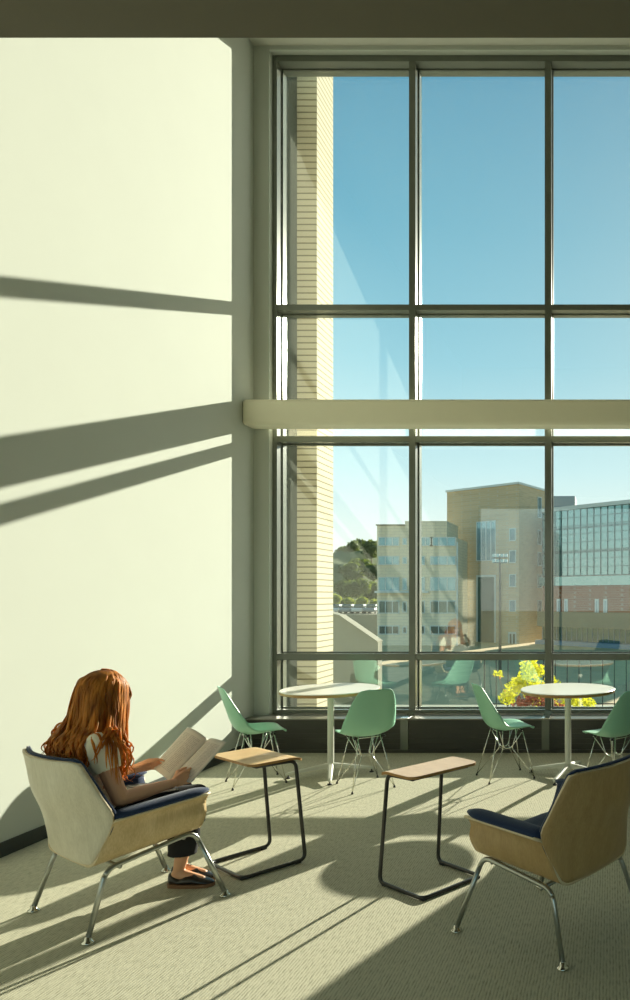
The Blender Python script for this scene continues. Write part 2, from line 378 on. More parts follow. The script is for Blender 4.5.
# ------------------------------------------------------------------ lounge chairs
def lounge_chair(loc, rz, label, back_m, side_m, edge_m):
    t = empty('lounge_chair', loc, rz, label, 'chair', 'upholstered lounge chairs')
    # back panel: t 0 bottom .. 1 top -> h, halfwidth, u centre, u edge
    tab = [(0, .300, .12, -.235, -.235), (.06, .308, .20, -.262, -.248), (.16, .345, .250, -.288, -.250), (.42, .525, .328, -.335, -.212),
           (.6, .63, .326, -.372, -.256), (.85, .755, .302, -.388, -.314), (.94, .786, .293, -.392, -.328), (.98, .796, .279, -.394, -.338), (1, .798, .256, -.395, -.346)]
    def back(off):
        def fn(a, b):
            h, w, uc, ue = interp(tab, a); s = 2*b-1
            return Vector((uc+(ue-uc)*abs(s)**2.2+off, w*s, h))
        return fn
    o = link('back_shell', grid(back(0), 20, 24), back_m, t, smooth=True); solid(o, .015, 0)
    o.data.materials.append(edge_m); o.modifiers['solid'].material_offset_rim = 1
    # back cushion
    def cush(a, b):
        aa = .17+a*.845; s = 2*b-1; h, w, uc, ue = interp(tab, min(aa, 1)); w -= .006
        e = (1-abs(s)**8)*.7+.3*(1-a**10)
        return Vector((uc+(ue-uc)*abs(s)**2.2+.010+.006*e, w*s, h+.010*max(0, (a-.9)*10)))
    o = link('back_cushion', grid(cush, 24, 24), M['navy'], t, smooth=True); solid(o, .013, 0)
    # seat / side shell : section across v, swept along u
    def sec(u):
        k = (u+.26)/.46        # 0 rear .. 1 front
        hb = .305+.062*k; top = .522+.030*k
        w = .245+.040*k; wt = .332+.006*k
        pts = [(wt+.012, top), (wt-.012, top-.012), (wt-.03, top-.045), (w+.035, (top+hb)/2), (w+.018, hb+.05), (w-.005, hb+.018), (w-.05, hb), (w*.4, hb-.004)]
        return pts
    def shell(off):
        def fn(a, b):
            u = -.262+a*.462; p = sec(u); n = len(p)
            tab2 = [(i/(n-1), q[0], q[1]) for i, q in enumerate(p)]
            s = 2*b-1; v, h = interp(tab2, 1-abs(s)) if abs(s) > 1e-6 else (0, p[-1][1])
            if abs(s) < 1: v, h = interp([(i/(n), q[0], q[1]) for i, q in enumerate(p)]+[(1, 0, p[-1][1]-.002)], 1-abs(s))
            # rear top edge leans forward to meet back panel
            f = max(0, (h-.31)/.21); uu = u + (1-a)*.052*f - .012*a*(1-f)
            return Vector((uu, v*(1 if s > 0 else -1), h))
        return fn
    o = link('seat_shell', grid(shell(0), 16, 44), side_m, t, smooth=True); solid(o, .012, 0)
    o.data.materials.append(edge_m); o.modifiers['solid'].material_offset_rim = 1
    # arm pads + seat cushion
    for s in (-1, 1):
        pts = []; rad = []
        N = 16
        for i in range(N+1):
            k = i/N; u = -.205+k*.412; pts.append((u, s*(.304+.012*k), .534+.032*k)); rad.append(.043*min(1, (min(k+.1, 1.0-k+.02)*6))**.5)
        bm = bmesh.new(); sweep(bm, pts, rad, 16, flat=(1, .52))
        link('arm_pad', bm, M['navy'], t, smooth=True)
        # upholstered inner side
        def side(a, b, s=s):
            u = -.22+a*.41; k = (u+.26)/.46; top = .535+.027*k; hb = .40+.03*k
            return Vector((u, s*(.243+.04*b+.028*math.sin(b*PI/2)), hb+(top-hb)*b))
        o = link('side_cushion', grid(side, 10, 8), M['navy'], t, smooth=True); solid(o, .02, 0)
    def seatc(a, b):
        u = -.25+a*.47; s = 2*b-1; k = (u+.26)/.46
        e = (1-abs(s)**6)**.5 if abs(s) < 1 else 0; fr = min(1, (1-a)*7+.0)**.5
        return Vector((u, (.262+.01*k)*s,   .350+.058*k+.030*e*fr+.006))
    o = link('seat_cushion', grid(seatc, 20, 20), M['navy'], t, smooth=True); solid(o, .022, -1)
    # frame
    for s in (-1, 1):
        rail = fillet([(-.300, s*.295, .018), (-.215, s*.258, .290), (.165, s*.268, .358), (.302, s*.300, .018)], .05, 8)
        n = len(rail); h = n//2
        # rear leg, rail, front leg kept as parts
        zr = [i for i, p in enumerate(rail) if p.z > .26]
        i0, i1 = zr[0], zr[-1]
        bm = bmesh.new(); sweep(bm, rail[i0:i1+1], .0115, 14); link('side_rail', bm, M['steel'], t, smooth=True)
        for seg, foot in ((rail[:i0+1], rail[0]), (rail[i1:], rail[-1])):
            bm = bmesh.new(); sweep(bm, seg, .0115, 14); lg = link('leg', bm, M['steel'], t, smooth=True)
            bm = bmesh.new(); lathe(bm, [(0, 0), (.022, 0), (.026, .004), (.024, .009), (.014, .016), (.012, .030), (0, .030)], 24, (foot.x, foot.y, 0))
            link('foot_glide', bm, M['chrome'], lg, smooth=True)
    for u, h in ((-.16, .286), (.12, .338)):
        bm = bmesh.new(); sweep(bm, [(u, -.265, h), (u, .265, h)], .009, 10); link('cross_rail', bm, M['steel'], t, smooth=True)
    return t
CH = Vector((-2.367, 3.56, 0)); CA = math.radians(57)
lounge_chair(CH, CA, 'low plywood lounge chair with pale back shell and navy cushions, woman seated in it', M['ply_pale'], M['ply_pale_side'], M['ply_edge'])
lounge_chair((-.278, 3.345, 0), math.radians(146.3), 'empty low lounge chair with brown plywood back and navy cushions at the right', M['ply_gold'], M['ply_gold'], M['ply_edge'])

# ------------------------------------------------------------------ C-shaped side tables
def side_table(loc, rz, label, topm, w=.36, topw=.45, topd=.30):
    # local: +x from uprights towards the overhang, y along the uprights' side
    t = empty('side_table', loc, rz, label, 'side table', 'small wood topped side tables')
    H = .615
    def top(a, b):
        return None
    bm = bmesh.new(); N = 18
    def outline(n=8, r=.045):
        pts = []
        for cx, cy, a0 in ((topd/2-r, topw/2-r, 0), (-topd/2+.03, topw/2-.03, 90), (-topd/2+.03, -topw/2+.03, 180), (topd/2-r, -topw/2+r, 270)):
            rr = r if cx > 0 else .03
            for k in range(n+1):
                a = math.radians(a0+90*k/n); pts.append((cx+rr*math.cos(a), cy+rr*math.sin(a)))
        return pts
    # grid top that bends down (waterfall) on the upright side
    def zof(x):
        k = max(0, (-topd/2+.07)-x)/.07
        return -.020*k*k
    ol = outline(); xs = [-topd/2+topd*i/24 for i in range(25)]
    # half-width at x
    def hw(x):
        e = topw/2
        for xe, r, sg in ((topd/2, .05, 1), (-topd/2, .03, -1)):
            d = (xe-x)*sg
            if d < r: e = min(e, topw/2-r+math.sqrt(max(0, r*r-(r-d)**2)))
        return e
    xs = [-topd/2+topd*(1-math.cos(PI*i/28))/2 for i in range(29)]
    rows = []
    for z in (0, 1):
        rows.append([[bm.verts.new((x, hw(x)*(2*j/8-1), H+zof(x)-(.014 if z == 0 else 0))) for j in range(9)] for x in xs])
    n = len(xs)
    for i in range(n-1):
        for j in range(8):
            bm.faces.new((rows[1][i][j], rows[1][i+1][j], rows[1][i+1][j+1], rows[1][i][j+1]))
            bm.faces.new((rows[0][i][j], rows[0][i][j+1], rows[0][i+1][j+1], rows[0][i+1][j]))
    side = []
    for i in range(n-1):
        side += [bm.faces.new((rows[0][i][0], rows[0][i+1][0], rows[1][i+1][0], rows[1][i][0])), bm.faces.new((rows[0][i][8], rows[1][i][8], rows[1][i+1][8], rows[0][i+1][8]))]
    for j in range(8):
        side += [bm.faces.new((rows[0][0][j], rows[1][0][j], rows[1][0][j+1], rows[0][0][j+1])), bm.faces.new((rows[0][n-1][j], rows[0][n-1][j+1], rows[1][n-1][j+1], rows[1][n-1][j]))]
    for f in side: f.material_index = 1
    o = link('tabletop', bm, topm, t); o.data.materials.append(M['edge_tan']); 
    # base loop: overhang ends at floor joined; tube up and over under the top
    ux = -.165; fx = .178; y = .188
    base = [(topd/2-.05, -(y-.012), H-.024), (ux+.038, -(y-.010), H-.030), (ux-.014, -y-.004, .012), (fx, -y, .012), (fx, y, .012), (ux-.014, y+.004, .012), (ux+.038, y-.010, H-.030), (topd/2-.05, y-.012, H-.024)]
    p = fillet(base, .042, 7)
    bm = bmesh.new(); sweep(bm, p, .0105, 12); link('tube_frame', bm, M['black'], t, smooth=True)
    bm = bmesh.new(); sweep(bm, [(topd/2-.05, -(y-.012), H-.024), (topd/2-.05, y-.012, H-.024)], .0085, 10); link('support_bar', bm, M['black'], t, smooth=True)
    for gx, gy in ((ux+.03, -y), (ux+.03, y), (fx-.012, -y+.012), (fx-.012, y-.012)):
        bm = B((gx-.018, gx+.018, gy-.012, gy+.012, 0, .016)); link('foot_glide', bm, M['rubber'], t, bevel=.004)
    return t
side_table((-2.008, 4.10, 0), math.radians(233.5), 'small tan wood side table on black bent tube, beside the woman reading', M['top_tan'])
side_table((-.957, 3.84, 0), math.radians(-38), 'small rosy wood side table on black bent tube, next to the empty lounge chair', M['top_rose'], topd=.275, topw=.445)

# ------------------------------------------------------------------ round tables
def round_table(loc, legs0, label):
    t = empty('round_table', loc, 0, label, 'table', 'round white cafe tables by the window')
    R, H = .40, .735
    bm = bmesh.new(); lathe(bm, [(0, H), (R-.004, H), (R, H-.003), (R, H-.006), (0, H-.006)], 72); link('tabletop', bm, M['white'], t)
    bm = bmesh.new(); lathe(bm, [(0, H-.006), (R-.001, H-.006), (R-.001, H-.024), (R-.012, H-.030), (0, H-.030)], 72); link('edge_band', bm, M['edge_tan'], t, smooth=False)
    bm = bmesh.new(); lathe(bm, [(0, H-.030), (.10, H-.030), (.10, H-.036), (.03, H-.045), (.0265, H-.06), (.0265, .10), (.030, .095), (.030, .045), (.0, .045)], 32); link('column', bm, M['whitemetal'], t, smooth=True)
    for k in range(4):
        a = math.radians(legs0+90*k); d = Vector((math.cos(a), math.sin(a), 0)); s = Vector((-d.y, d.x, 0))
        bm = bmesh.new(); rings = []
        for r, z, w, h in ((.02, .083, .022, .042), (.10, .074, .021, .034), (.22, .056, .018, .026), (.33, .040, .015, .020), (.352, .034, .009, .012)):
            rings.append([bm.verts.new(d*r+s*(w*cx)+Vector((0, 0, z+h*cz*.5))) for cx, cz in ((-1, -1), (-1, .4), (-.55, 1), (.55, 1), (1, .4), (1, -1))])
        for p, q in zip(rings, rings[1:]):
            for i in range(6): bm.faces.new((p[i], p[(i+1) % 6], q[(i+1) % 6], q[i]))
        bm.faces.new(rings[0]); bm.faces.new(rings[-1][::-1])
        lg = link('base_leg', bm, M['steel'] if k == 5 else M['whitemetal'], t)
        bm = bmesh.new(); lathe(bm, [(0, 0), (.018, 0), (.02, .006), (.006, .012), (.005, .034), (0, .034)], 16, tuple(d*.33)); link('foot_glide', bm, M['rubber'], lg, smooth=True)
    return t
round_table((-2.37, 6.11, 0), 290, 'round white table beside the brick pier, between two mint chairs at the left')
round_table((-.357, 6.11, 0), 255, 'round white table in front of the yellow shrub, right of the other')

# ------------------------------------------------------------------ mint shell chairs
def shell_chair():
    t = empty('shell_chair', (0, 0, 0))
    prof = [(0, .232, .418, .150, 0), (.05, .222, .434, .190, .004), (.15, .165, .437, .222, .012), (.3, .07, .424, .234, .030), (.42, -.03, .412, .236, .048),
            (.5, -.10, .420, .236, .070), (.58, -.165, .455, .234, .088), (.66, -.205, .520, .228, .085), (.76, -.235, .610, .212, .060), (.87, -.268, .705, .186, .038),
            (.95, -.292, .778, .150, .022), (.985, -.301, .800, .115, .014), (1, -.304, .807, .060, .008)]
    def P(a): return interp(prof, a)
    def fn(a, b):
        u, h, w, e = P(a); u2, h2, _, _ = P(min(1, a+.01)); u1, h1, _, _ = P(max(0, a-.01))
        tx, tz = u2-u1, h2-h1; L = math.hypot(tx, tz); nx, nz = tz/L, -tx/L
        s = 2*b-1
        return Vector((u+nx*e*abs(s)**2.4, w*math.sin(s*PI/2)**1 if False else w*s*(1.12-.12*s*s), h+nz*e*abs(s)**2.4))
    gb = grid(fn, 44, 22)
    for v in gb.verts: v.co = Vector((v.co.x*(.92 if v.co.x < 0 else .84), v.co.y*.89, v.co.z*.988))
    o = link('seat_shell', gb, M['mint'], t, smooth=True); solid(o, .007, 0)
    mounts = {}
    feet = {}
    for su in (-1, 1):
        for sv in (-1, 1):
            m = Vector((.005+su*.095, sv*.085, .400)); f = Vector((-.005+su*.195, sv*.165, .012)); c = Vector((0+su*.04, sv*.042, .245))
            mounts[su, sv] = m; feet[su, sv] = f
            bm = bmesh.new(); sweep(bm, [m+Vector((su*.01, 0, .014)), f], .0042, 8); sweep(bm, fillet([m+Vector((-su*.03, 0, .010)), c, f], .02, 4), .0038, 8)
            lg = link('leg', bm, M['chrome'], t, smooth=True)
            bm = bmesh.new(); lathe(bm, [(0, 0), (.009, 0), (.009, .008), (.005, .018), (0, .018)], 12, (f.x, f.y, 0)); link('foot_glide', bm, M['rubber'], lg, smooth=True)
    bm = bmesh.new()
    sweep(bm, [(.04, .042, .245), (.04, -.042, .245), (-.04, -.042, .245), (-.04, .042, .245)], .0035, 8, closed=True)
    for sv in (-1, 1): sweep(bm, fillet([(.11, sv*.12, .405), (.03, sv*.045, .25), (-.03, sv*.045, .25), (-.10, sv*.12, .412)], .03, 4), .0038, 8)
    for su in (-1, 1): sweep(bm, [(su*.1, -.13, .402), (su*.1, .13, .402)], .0038, 8)
    link('cross_brace', bm, M['chrome'], t, smooth=True)
    for su in (-1, 1):
        for sv in (-1, 1):
            bm = bmesh.new(); lathe(bm, [(0, .394), (.016, .394), (.018, .410), (0, .410)], 12, (su*.1+.005, sv*.11, 0)); link('shock_mount', bm, M['rubber'], t, smooth=True)
    return t
proto = shell_chair()
for i, (x, y, a, lab) in enumerate([
    (-2.885, 5.88, 36, 'mint green shell chair in the corner against the left wall, turned sideways'),
    (-1.965, 5.78, 127, 'mint green shell chair with its back to us, right of the left round table'),
    (-.875, 6.05, 28, 'mint green shell chair left of the round table by the yellow shrub'),
    (.03, 5.75, 132, 'mint green shell chair cut by the right edge, back turned to us')]):
    o = proto if i == 0 else copy_tree(proto)
    o.location = (x, y, 0); o.rotation_euler = (0, 0, math.radians(a)); tag(o, lab, 'chair', 'mint shell chairs at the round tables')

# ------------------------------------------------------------------ woman reading (chair-local coordinates: u forward, v to her left, h up)
def capsule(bm, a, b, ra, rb, n=14, sq=(1, 1)):
    a, b = Vector(a), Vector(b); d = b-a; L = d.length
    if L < 1e-6: d = Vector((0, 0, 1)); L = 1e-6
    t = d.normalized(); pts = []; rad = []
    for k in range(5):
        q = PI/2*k/5; pts.append(a-t*ra*math.cos(q)); rad.append(max(1e-4, ra*math.sin(q)))
    pts.append(a); rad.append(ra); pts.append(b); rad.append(rb)
    for k in range(4, -1, -1):
        q = PI/2*k/5; pts.append(b+t*rb*math.cos(q)); rad.append(max(1e-4, rb*math.sin(q)))
    sweep(bm, pts, rad, n, flat=sq)
def ell(bm, c, r, rot=None, n=20):
    m = Matrix.Translation(Vector(c)) @ (rot or Matrix.Identity(4)) @ Matrix.Diagonal((*r, 1))
    bmesh.ops.create_uvsphere(bm, u_segments=n, v_segments=n//2+2, radius=1, matrix=m)
def remeshed(name, bm, m, parent, voxel, smooth=3, fac=.5):
    o = link(name, bm, None, None)
    r = o.modifiers.new('r', 'REMESH'); r.mode = 'VOXEL'; r.voxel_size = voxel
    s = o.modifiers.new('s', 'SMOOTH'); s.iterations = smooth; s.factor = fac
    dg = bpy.context.evaluated_depsgraph_get(); dg.update()
    me = bpy.data.meshes.new_from_object(o.evaluated_get(dg)); old = o.data
    bpy.data.objects.remove(o)
    me.materials.clear(); me.materials.append(m)
    for p in me.polygons: p.use_smooth = True
    me.name = name
    o = bpy.data.objects.new(name, me); C.objects.link(o); o.parent = parent
    return o
woman = empty('person', CH, CA, 'red haired woman in cream t-shirt and black trousers, seated reading a magazine', 'person')
HCN = Vector((-.130, -.003, 1.030))                       # head centre
HR = Matrix.Rotation(math.radians(19), 4, 'Y')            # nod forward
def hd(x, y, z): return HCN + (HR @ Vector((x, y, z)))
bm = bmesh.new()
# torso
ell(bm, (-.135, 0, .515), (.115, .155, .095))
ell(bm, (-.165, 0, .62), (.085, .125, .12)); ell(bm, (-.18, 0, .74), (.092, .138, .13)); ell(bm, (-.185, 0, .825), (.07, .15, .06))
capsule(bm, (-.185, 0, .85), (-.160, 0, .955), .052, .045)
# head
ell(bm, hd(-.008, 0, .028), (.094, .074, .088), HR); ell(bm, hd(.022, 0, -.028), (.066, .058, .085), HR)
ell(bm, hd(.058, 0, -.088), (.026, .028, .022), HR)
capsule(bm, hd(.082, 0, .008), hd(.104, 0, -.026), .007, .0105); ell(bm, hd(.098, .009, -.030), (.008, .007, .006), HR); ell(bm, hd(.098, -.009, -.030), (.008, .007, .006), HR)
capsule(bm, hd(.074, -.03, .026), hd(.074, .03, .026), .012, .012)
for s in (-1, 1):
    ell(bm, hd(-.002, s*.076, -.015), (.018, .007, .030), HR); ell(bm, hd(.064, s*.032, -.022), (.022, .018, .018), HR)
    capsule(bm, hd(.086, s*.0, -.052), hd(.080, s*.018, -.053), .0065, .004)
# arms
RS, RE, RW = Vector((-.205, -.158, .835)), Vector((-.150, -.240, .588)), Vector((.122, -.150, .590))
LS, LE, LW = Vector((-.180, .158, .838)), Vector((-.115, .225, .605)), Vector((.065, .150, .628))
for s_, e_, w_ in ((RS, RE, RW), (LS, LE, LW)):
    capsule(bm, s_, s_.lerp(e_, .4), .050, .042); capsule(bm, s_.lerp(e_, .4), e_, .042, .034)
    capsule(bm, e_, e_.lerp(w_, .35), .034, .035); capsule(bm, e_.lerp(w_, .35), w_, .035, .022)
def hand(bm, w, d, up, thumb, r=1.):
    """w wrist, d along the palm, up = across the palm towards the index finger, thumb = palm's gripping side"""
    d, up = Vector(d).normalized(), Vector(up).normalized(); nrm = Vector(thumb).normalized()
    up = (up-d*up.dot(d)).normalized(); nrm = (nrm-d*nrm.dot(d)-up*nrm.dot(up)).normalized()
    for k, off in enumerate((-.0285, -.0095, .0095, .0285)):
        capsule(bm, w+d*.006+up*off*.5, w+d*.070+up*off, .0125, .0105)
        L = (.056, .068, .074, .066)[k]; c = (.95, .85, .75, .55)[k]
        p = w+d*.074+up*off; dd = d.copy(); ax = up
        for j, fr in enumerate((.45, .32, .25)):
            dd = (dd*math.cos(c*(.55 if j == 0 else .9))+nrm*math.sin(c*(.55 if j == 0 else .9))).normalized()
            q = p+dd*L*fr; capsule(bm, p, q, (.0082, .0075, .0068)[j], (.0075, .0068, .0055)[j], 10); p = q
    p = w+d*.018+up*.018+nrm*.006; q = p+d*.030+up*.022+nrm*.014; s = q+d*.030+up*.004+nrm*.010; e = s+d*.022-up*.002+nrm*.002
    capsule(bm, p, q, .014, .0115, 10); capsule(bm, q, s, .0105, .0088, 10); capsule(bm, s, e, .0088, .007, 10)
hand(bm, RW+Vector((.012, .004, 0)), (1, .18, .22), (.1, .35, .9), (-.1, .9, -.3))
hand(bm, LW+Vector((.010, -.002, .002)), (1, -.12, .16), (0, -.45, .85), (0, -.85, -.45))
# legs: visible shins / ankles and feet
RH, RK, RA = Vector((-.12, -.085, .500)), Vector((.270, -.075, .482)), Vector((.240, .030, .088))
LH, LK, LA = Vector((-.12, .085, .500)), Vector((.285, .095, .478)), Vector((.290, .104, .085))
for h_, k_, a_ in ((RH, RK, RA), (LH, LK, LA)):
    capsule(bm, h_, k_, .070, .048); capsule(bm, k_, k_.lerp(a_, .4), .046, .047); capsule(bm, k_.lerp(a_, .4), a_, .047, .028)
for a_, (tx, ty) in ((RA, (.345, -.122)), (LA, (.395, -.048))):
    td = (Vector((tx, ty, 0))-Vector((a_.x, a_.y, 0))).normalized(); base = Vector((a_.x, a_.y, 0))
    capsule(bm, a_-Vector((0, 0, .01)), base-td*.022+Vector((0, 0, .044)), .029, .025)
    capsule(bm, base+td*.0+Vector((0, 0, .062)), base+td*.115+Vector((0, 0, .032)), .030, .022, sq=(1, 1))
body = remeshed('body', bm, M['skin'], woman, .0038, 2)
# face details
for s in (-1, 1):
    bm = bmesh.new(); capsule(bm, hd(.082, s*.020, .006), hd(.078, s*.040, .003), .0028, .002, 8); link('eyelid', bm, M['eye'], woman, smooth=True)
bm = bmesh.new(); capsule(bm, hd(.092, -.016, -.0525), hd(.092, .016, -.0525), .005, .005, 8); link('lips', bm, M['lips'], woman, smooth=True)
# t-shirt
bm = bmesh.new()
ell(bm, (-.14, 0, .535), (.122, .160, .09)); ell(bm, (-.165, 0, .62), (.098, .140, .13)); ell(bm, (-.18, 0, .74), (.104, .150, .135)); ell(bm, (-.187, 0, .828), (.080, .158, .066))
for s_, e_ in ((RS, RE), (LS, LE)):
    d = (e_-s_)
    capsule(bm, s_+Vector((0, 0, .002)), s_+d*.34, .058, .060)
shirt = remeshed('t_shirt', bm, M['shirt'], woman, .007, 3)
cut = bmesh.new(); cut.from_mesh(shirt.data)
for v in cut.verts:     # soft folds
    n_ = noise.noise(Vector((v.co.x*16, v.co.y*16, v.co.z*9)))
    v.co += v.normal*n_*.008
# open the sleeves and the neck
for s_, e_ in ((RS, RE), (LS, LE)):
    d = (e_-s_).normalized(); c = s_+(e_-s_)*.47
    dele = [v for v in cut.verts if (v.co-c).dot(d) > 0 and (v.co-c-(v.co-c).dot(d)*d).length < .085 and abs(v.co.y) > .135 and (v.co-c).dot(d) < .12]
    bmesh.ops.delete(cut, geom=dele, context='VERTS')
dele = [v for v in cut.verts if v.co.z > .872 and (Vector((v.co.x+.17, v.co.y))).length < .065]
bmesh.ops.delete(cut, geom=dele, context='VERTS')
cut.to_mesh(shirt.data); cut.free(); solid(shirt, .003, 1)
# trousers
bm = bmesh.new()
ell(bm, (-.13, 0, .505), (.125, .168, .085))
for h_, k_, a_, e in ((RH, RK, RA, .74), (LH, LK, LA, .74)):
    capsule(bm, h_, k_, .080, .058); m_ = k_.lerp(a_, e+.14); capsule(bm, k_, k_.lerp(a_, .4), .057, .055); capsule(bm, k_.lerp(a_, .4), m_, .057, .064)
tr = remeshed('trousers', bm, M['trousers'], woman, .007, 3)
cut = bmesh.new(); cut.from_mesh(tr.data)
for v in cut.verts: v.co += v.normal*noise.noise(v.co*11)*.008
bmesh.ops.delete(cut, geom=[v for v in cut.verts if v.co.z < .168], context='VERTS')
cut.to_mesh(tr.data); cut.free(); solid(tr, .003, 1)
# sash on the lap
def sash(a, b):
    return Vector((-.03+.19*a, -.13+.22*b, .548-.012*a+.008*math.sin(9*b)+.02*math.sin(PI*b)))
o = link('sash', grid(sash, 10, 18), M['stripe'], woman, smooth=True); solid(o, .006, 1)
# shoes
for a_, (tx, ty) in ((RA, (.345, -.122)), (LA, (.395, -.048))):
    base = Vector((a_.x, a_.y, 0)); td = (Vector((tx, ty, 0))-base).normalized(); sd = Vector((-td.y, td.x, 0))
    heel = base-td*.052; Ls = .235
    def wid(k): return (.026+.012*math.sin(min(1, k*1.1)*PI*.9))*min(1, (k*14+.15))**.5*min(1, ((1-k)*7+.02))**.5 + .004
    bm = bmesh.new(); N = 22; rings = []
    for i in range(N+1):
        k = i/N; c = heel+td*(Ls*k); w = wid(k)
        top = .074-.016*k*2 if k < .25 else (.050+.016*math.sin((k-.25)/.75*PI*.9) if k < .6 else .066-.038*(k-.6)/.4-.006)
        if .16 < k < .42: top = .044+.02*abs(k-.29)/.13
        z0 = .016
        rings.append([bm.verts.new(c+sd*w*x+Vector((0, 0, z0+(top-z0)*z))) for x, z in ((-1, 0), (-1.04, .35), (-.85, .75), (-.4, 1), (.4, 1), (.85, .75), (1.04, .35), (1, 0))])
    for p, q in zip(rings, rings[1:]):
        for i in range(8): bm.faces.new((p[i], p[(i+1) % 8], q[(i+1) % 8], q[i]))
    bm.faces.new(rings[0]); bm.faces.new(rings[-1][::-1])
    sh = link('shoe', bm, M['leather'], woman, smooth=True); s2 = sh.modifiers.new('s', 'SUBSURF'); s2.render_levels = 1
    bm = bmesh.new(); top = []; bot = []
    for sgn in (1, -1):
        for i in (range(N+1) if sgn == 1 else range(N, -1, -1)):
            k = i/N; c = heel+td*(Ls*k)+sd*(wid(k)+.003)*sgn
            hl = .0 if k < .28 or k > .45 else .008
            top.append(bm.verts.new(c+Vector((0, 0, .018)))); bot.append(bm.verts.new(c+Vector((0, 0, hl))))
    n = len(top); bm.faces.new(top); bm.faces.new(bot[::-1])
    for i in range(n): bm.faces.new((top[i], bot[i], bot[(i+1) % n], top[(i+1) % n]))
    link('sole', bm, M['sole'], sh)

# hair: scalp cap plus long wavy locks
def scalp(th, ph, r=1.):
    """th 0 = crown .. ; ph around, 0 = forward (u), 90 = her left"""
    return hd(-.010+.101*r*math.sin(th)*math.cos(ph), .090*r*math.sin(th)*math.sin(ph), .030+.102*r*math.cos(th))
bm = bmesh.new()
def capfn(a, b):
    ph = 2*PI*b; lim = 1.15+.75*(1-math.cos(ph))/2      # higher at the forehead, lower at the nape
    return scalp(a*lim, ph, .985)
g = grid(capfn, 16, 40)
bmesh.ops.remove_doubles(g, verts=g.verts[:], dist=1e-4)
o = link('hair', g, M['hair'], woman, smooth=True); solid(o, .010, 0)
def catmull(P, n):
    out = []; N = len(P)
    for i in range(N-1):
        p0, p1, p2, p3 = P[max(i-1, 0)], P[i], P[i+1], P[min(i+2, N-1)]
        for k in range(n):
            t = k/n
            out.append(.5*((2*p1)+(p2-p0)*t+(2*p0-5*p1+4*p2-p3)*t*t+(3*p1-p0-3*p2+p3)*t**3))
    out.append(P[-1]); return out
bm = bmesh.new(); rnd = random.Random(3)
def lock(P, r0, wav, fl=(1, .45)):
    pts = catmull(P, 8); n = len(pts); ph = rnd.uniform(0, 6.3); f = rnd.uniform(2.2, 3.6); ph2 = rnd.uniform(0, 6.3)
    rad = []
    for i in range(n):
        k = i/(n-1); w = wav*max(0, k-.35)*1.5
        pts[i] = pts[i]+Vector((math.sin(f*2*PI*k+ph)*w, math.sin(f*2*PI*k+ph2)*w, 0))
        rad.append(r0*(.45+.75*math.sin(min(1, k*1.5)*PI/2))*(1-.9*max(0, (k-.72)/.28)**1.5))
    sweep(bm, pts, rad, 6, flat=fl)
for i in range(600):
    side = -1 if rnd.random() < .56 else 1
    q = rnd.random()                                   # 0 front .. 1 back
    if side < 0 and .36 < q < .55 and rnd.random() < .7: q = rnd.choice((q-.2, q+.25))
    ph = side*(math.radians(28)+math.radians(152)*q)
    start = scalp(rnd.uniform(.03, .30), PI*(1 if q > .35 else 0)+side*.35, 1.02)+Vector((0, 0, .006))
    a1 = scalp(.85+rnd.uniform(-.1, .1), ph, (1.05 if q < .5 else .94)+rnd.uniform(-.02, .02))
    a2 = scalp(1.5+rnd.uniform(-.1, .1), ph, (1.08 if q < .5 else 1.02)+rnd.uniform(-.03, .04))
    if q < .36:                                          # falls in front of the shoulder, beside the face
        k = q/.36
        e = Vector((-.072-.065*k+rnd.uniform(-.02, .02), side*(.085+.035*k)+rnd.uniform(-.015, .015), rnd.uniform(.63, .76)))
        mid = Vector((-.072-.065*k+rnd.uniform(-.015, .015), side*(.098+.03*k)+rnd.uniform(-.012, .012), .865+rnd.uniform(-.01, .01)))
        mid2 = mid.lerp(e, .5)+Vector((.008, side*.012, 0))
        if side > 0: e.z += .05
    elif q < .55:                                        # over the shoulder / side
        k = (q-.36)/.19
        e = Vector((-.165-.10*k+rnd.uniform(-.02, .02), side*(.232+.02*rnd.random()), rnd.uniform(.74, .84)))
        mid = Vector((-.125-.07*k, side*(.118+rnd.uniform(-.01, .02)), .905))
        mid2 = mid.lerp(e, .45)+Vector((-.004, side*.022, .036))
        if rnd.random() < .6: e = mid.lerp(e, .8)
    else:                                                # back mass, resting over the chair's back
        k = (q-.55)/.45
        e = Vector((-.262-.060*k+rnd.uniform(-.02, .02), side*(.155*(1-k)+.02)+rnd.uniform(-.03, .03), rnd.uniform(.735, .80)))
        mid = Vector((-.20-.060*k+rnd.uniform(-.012, .012), side*(.115*(1-k)+.015)+rnd.uniform(-.015, .015), .930+rnd.uniform(-.01, .01)))
        mid2 = mid.lerp(e, .5)+Vector((-.022, side*.012, -.004))
    lock([start, a1, a2, mid, mid2, e], rnd.uniform(.0045, .0085), .018)
# fringe
for i in range(60):
    s = rnd.uniform(-1, 1); st = scalp(rnd.uniform(.1, .35), s*1.0, 1.02)
    lock([st, scalp(.8, s*.62, 1.06), hd(.093+.010*(1-abs(s)), s*.052, .050), hd(.092+.008*(1-abs(s)), s*.060, .016+rnd.uniform(-.008, .006))], .007, .003)
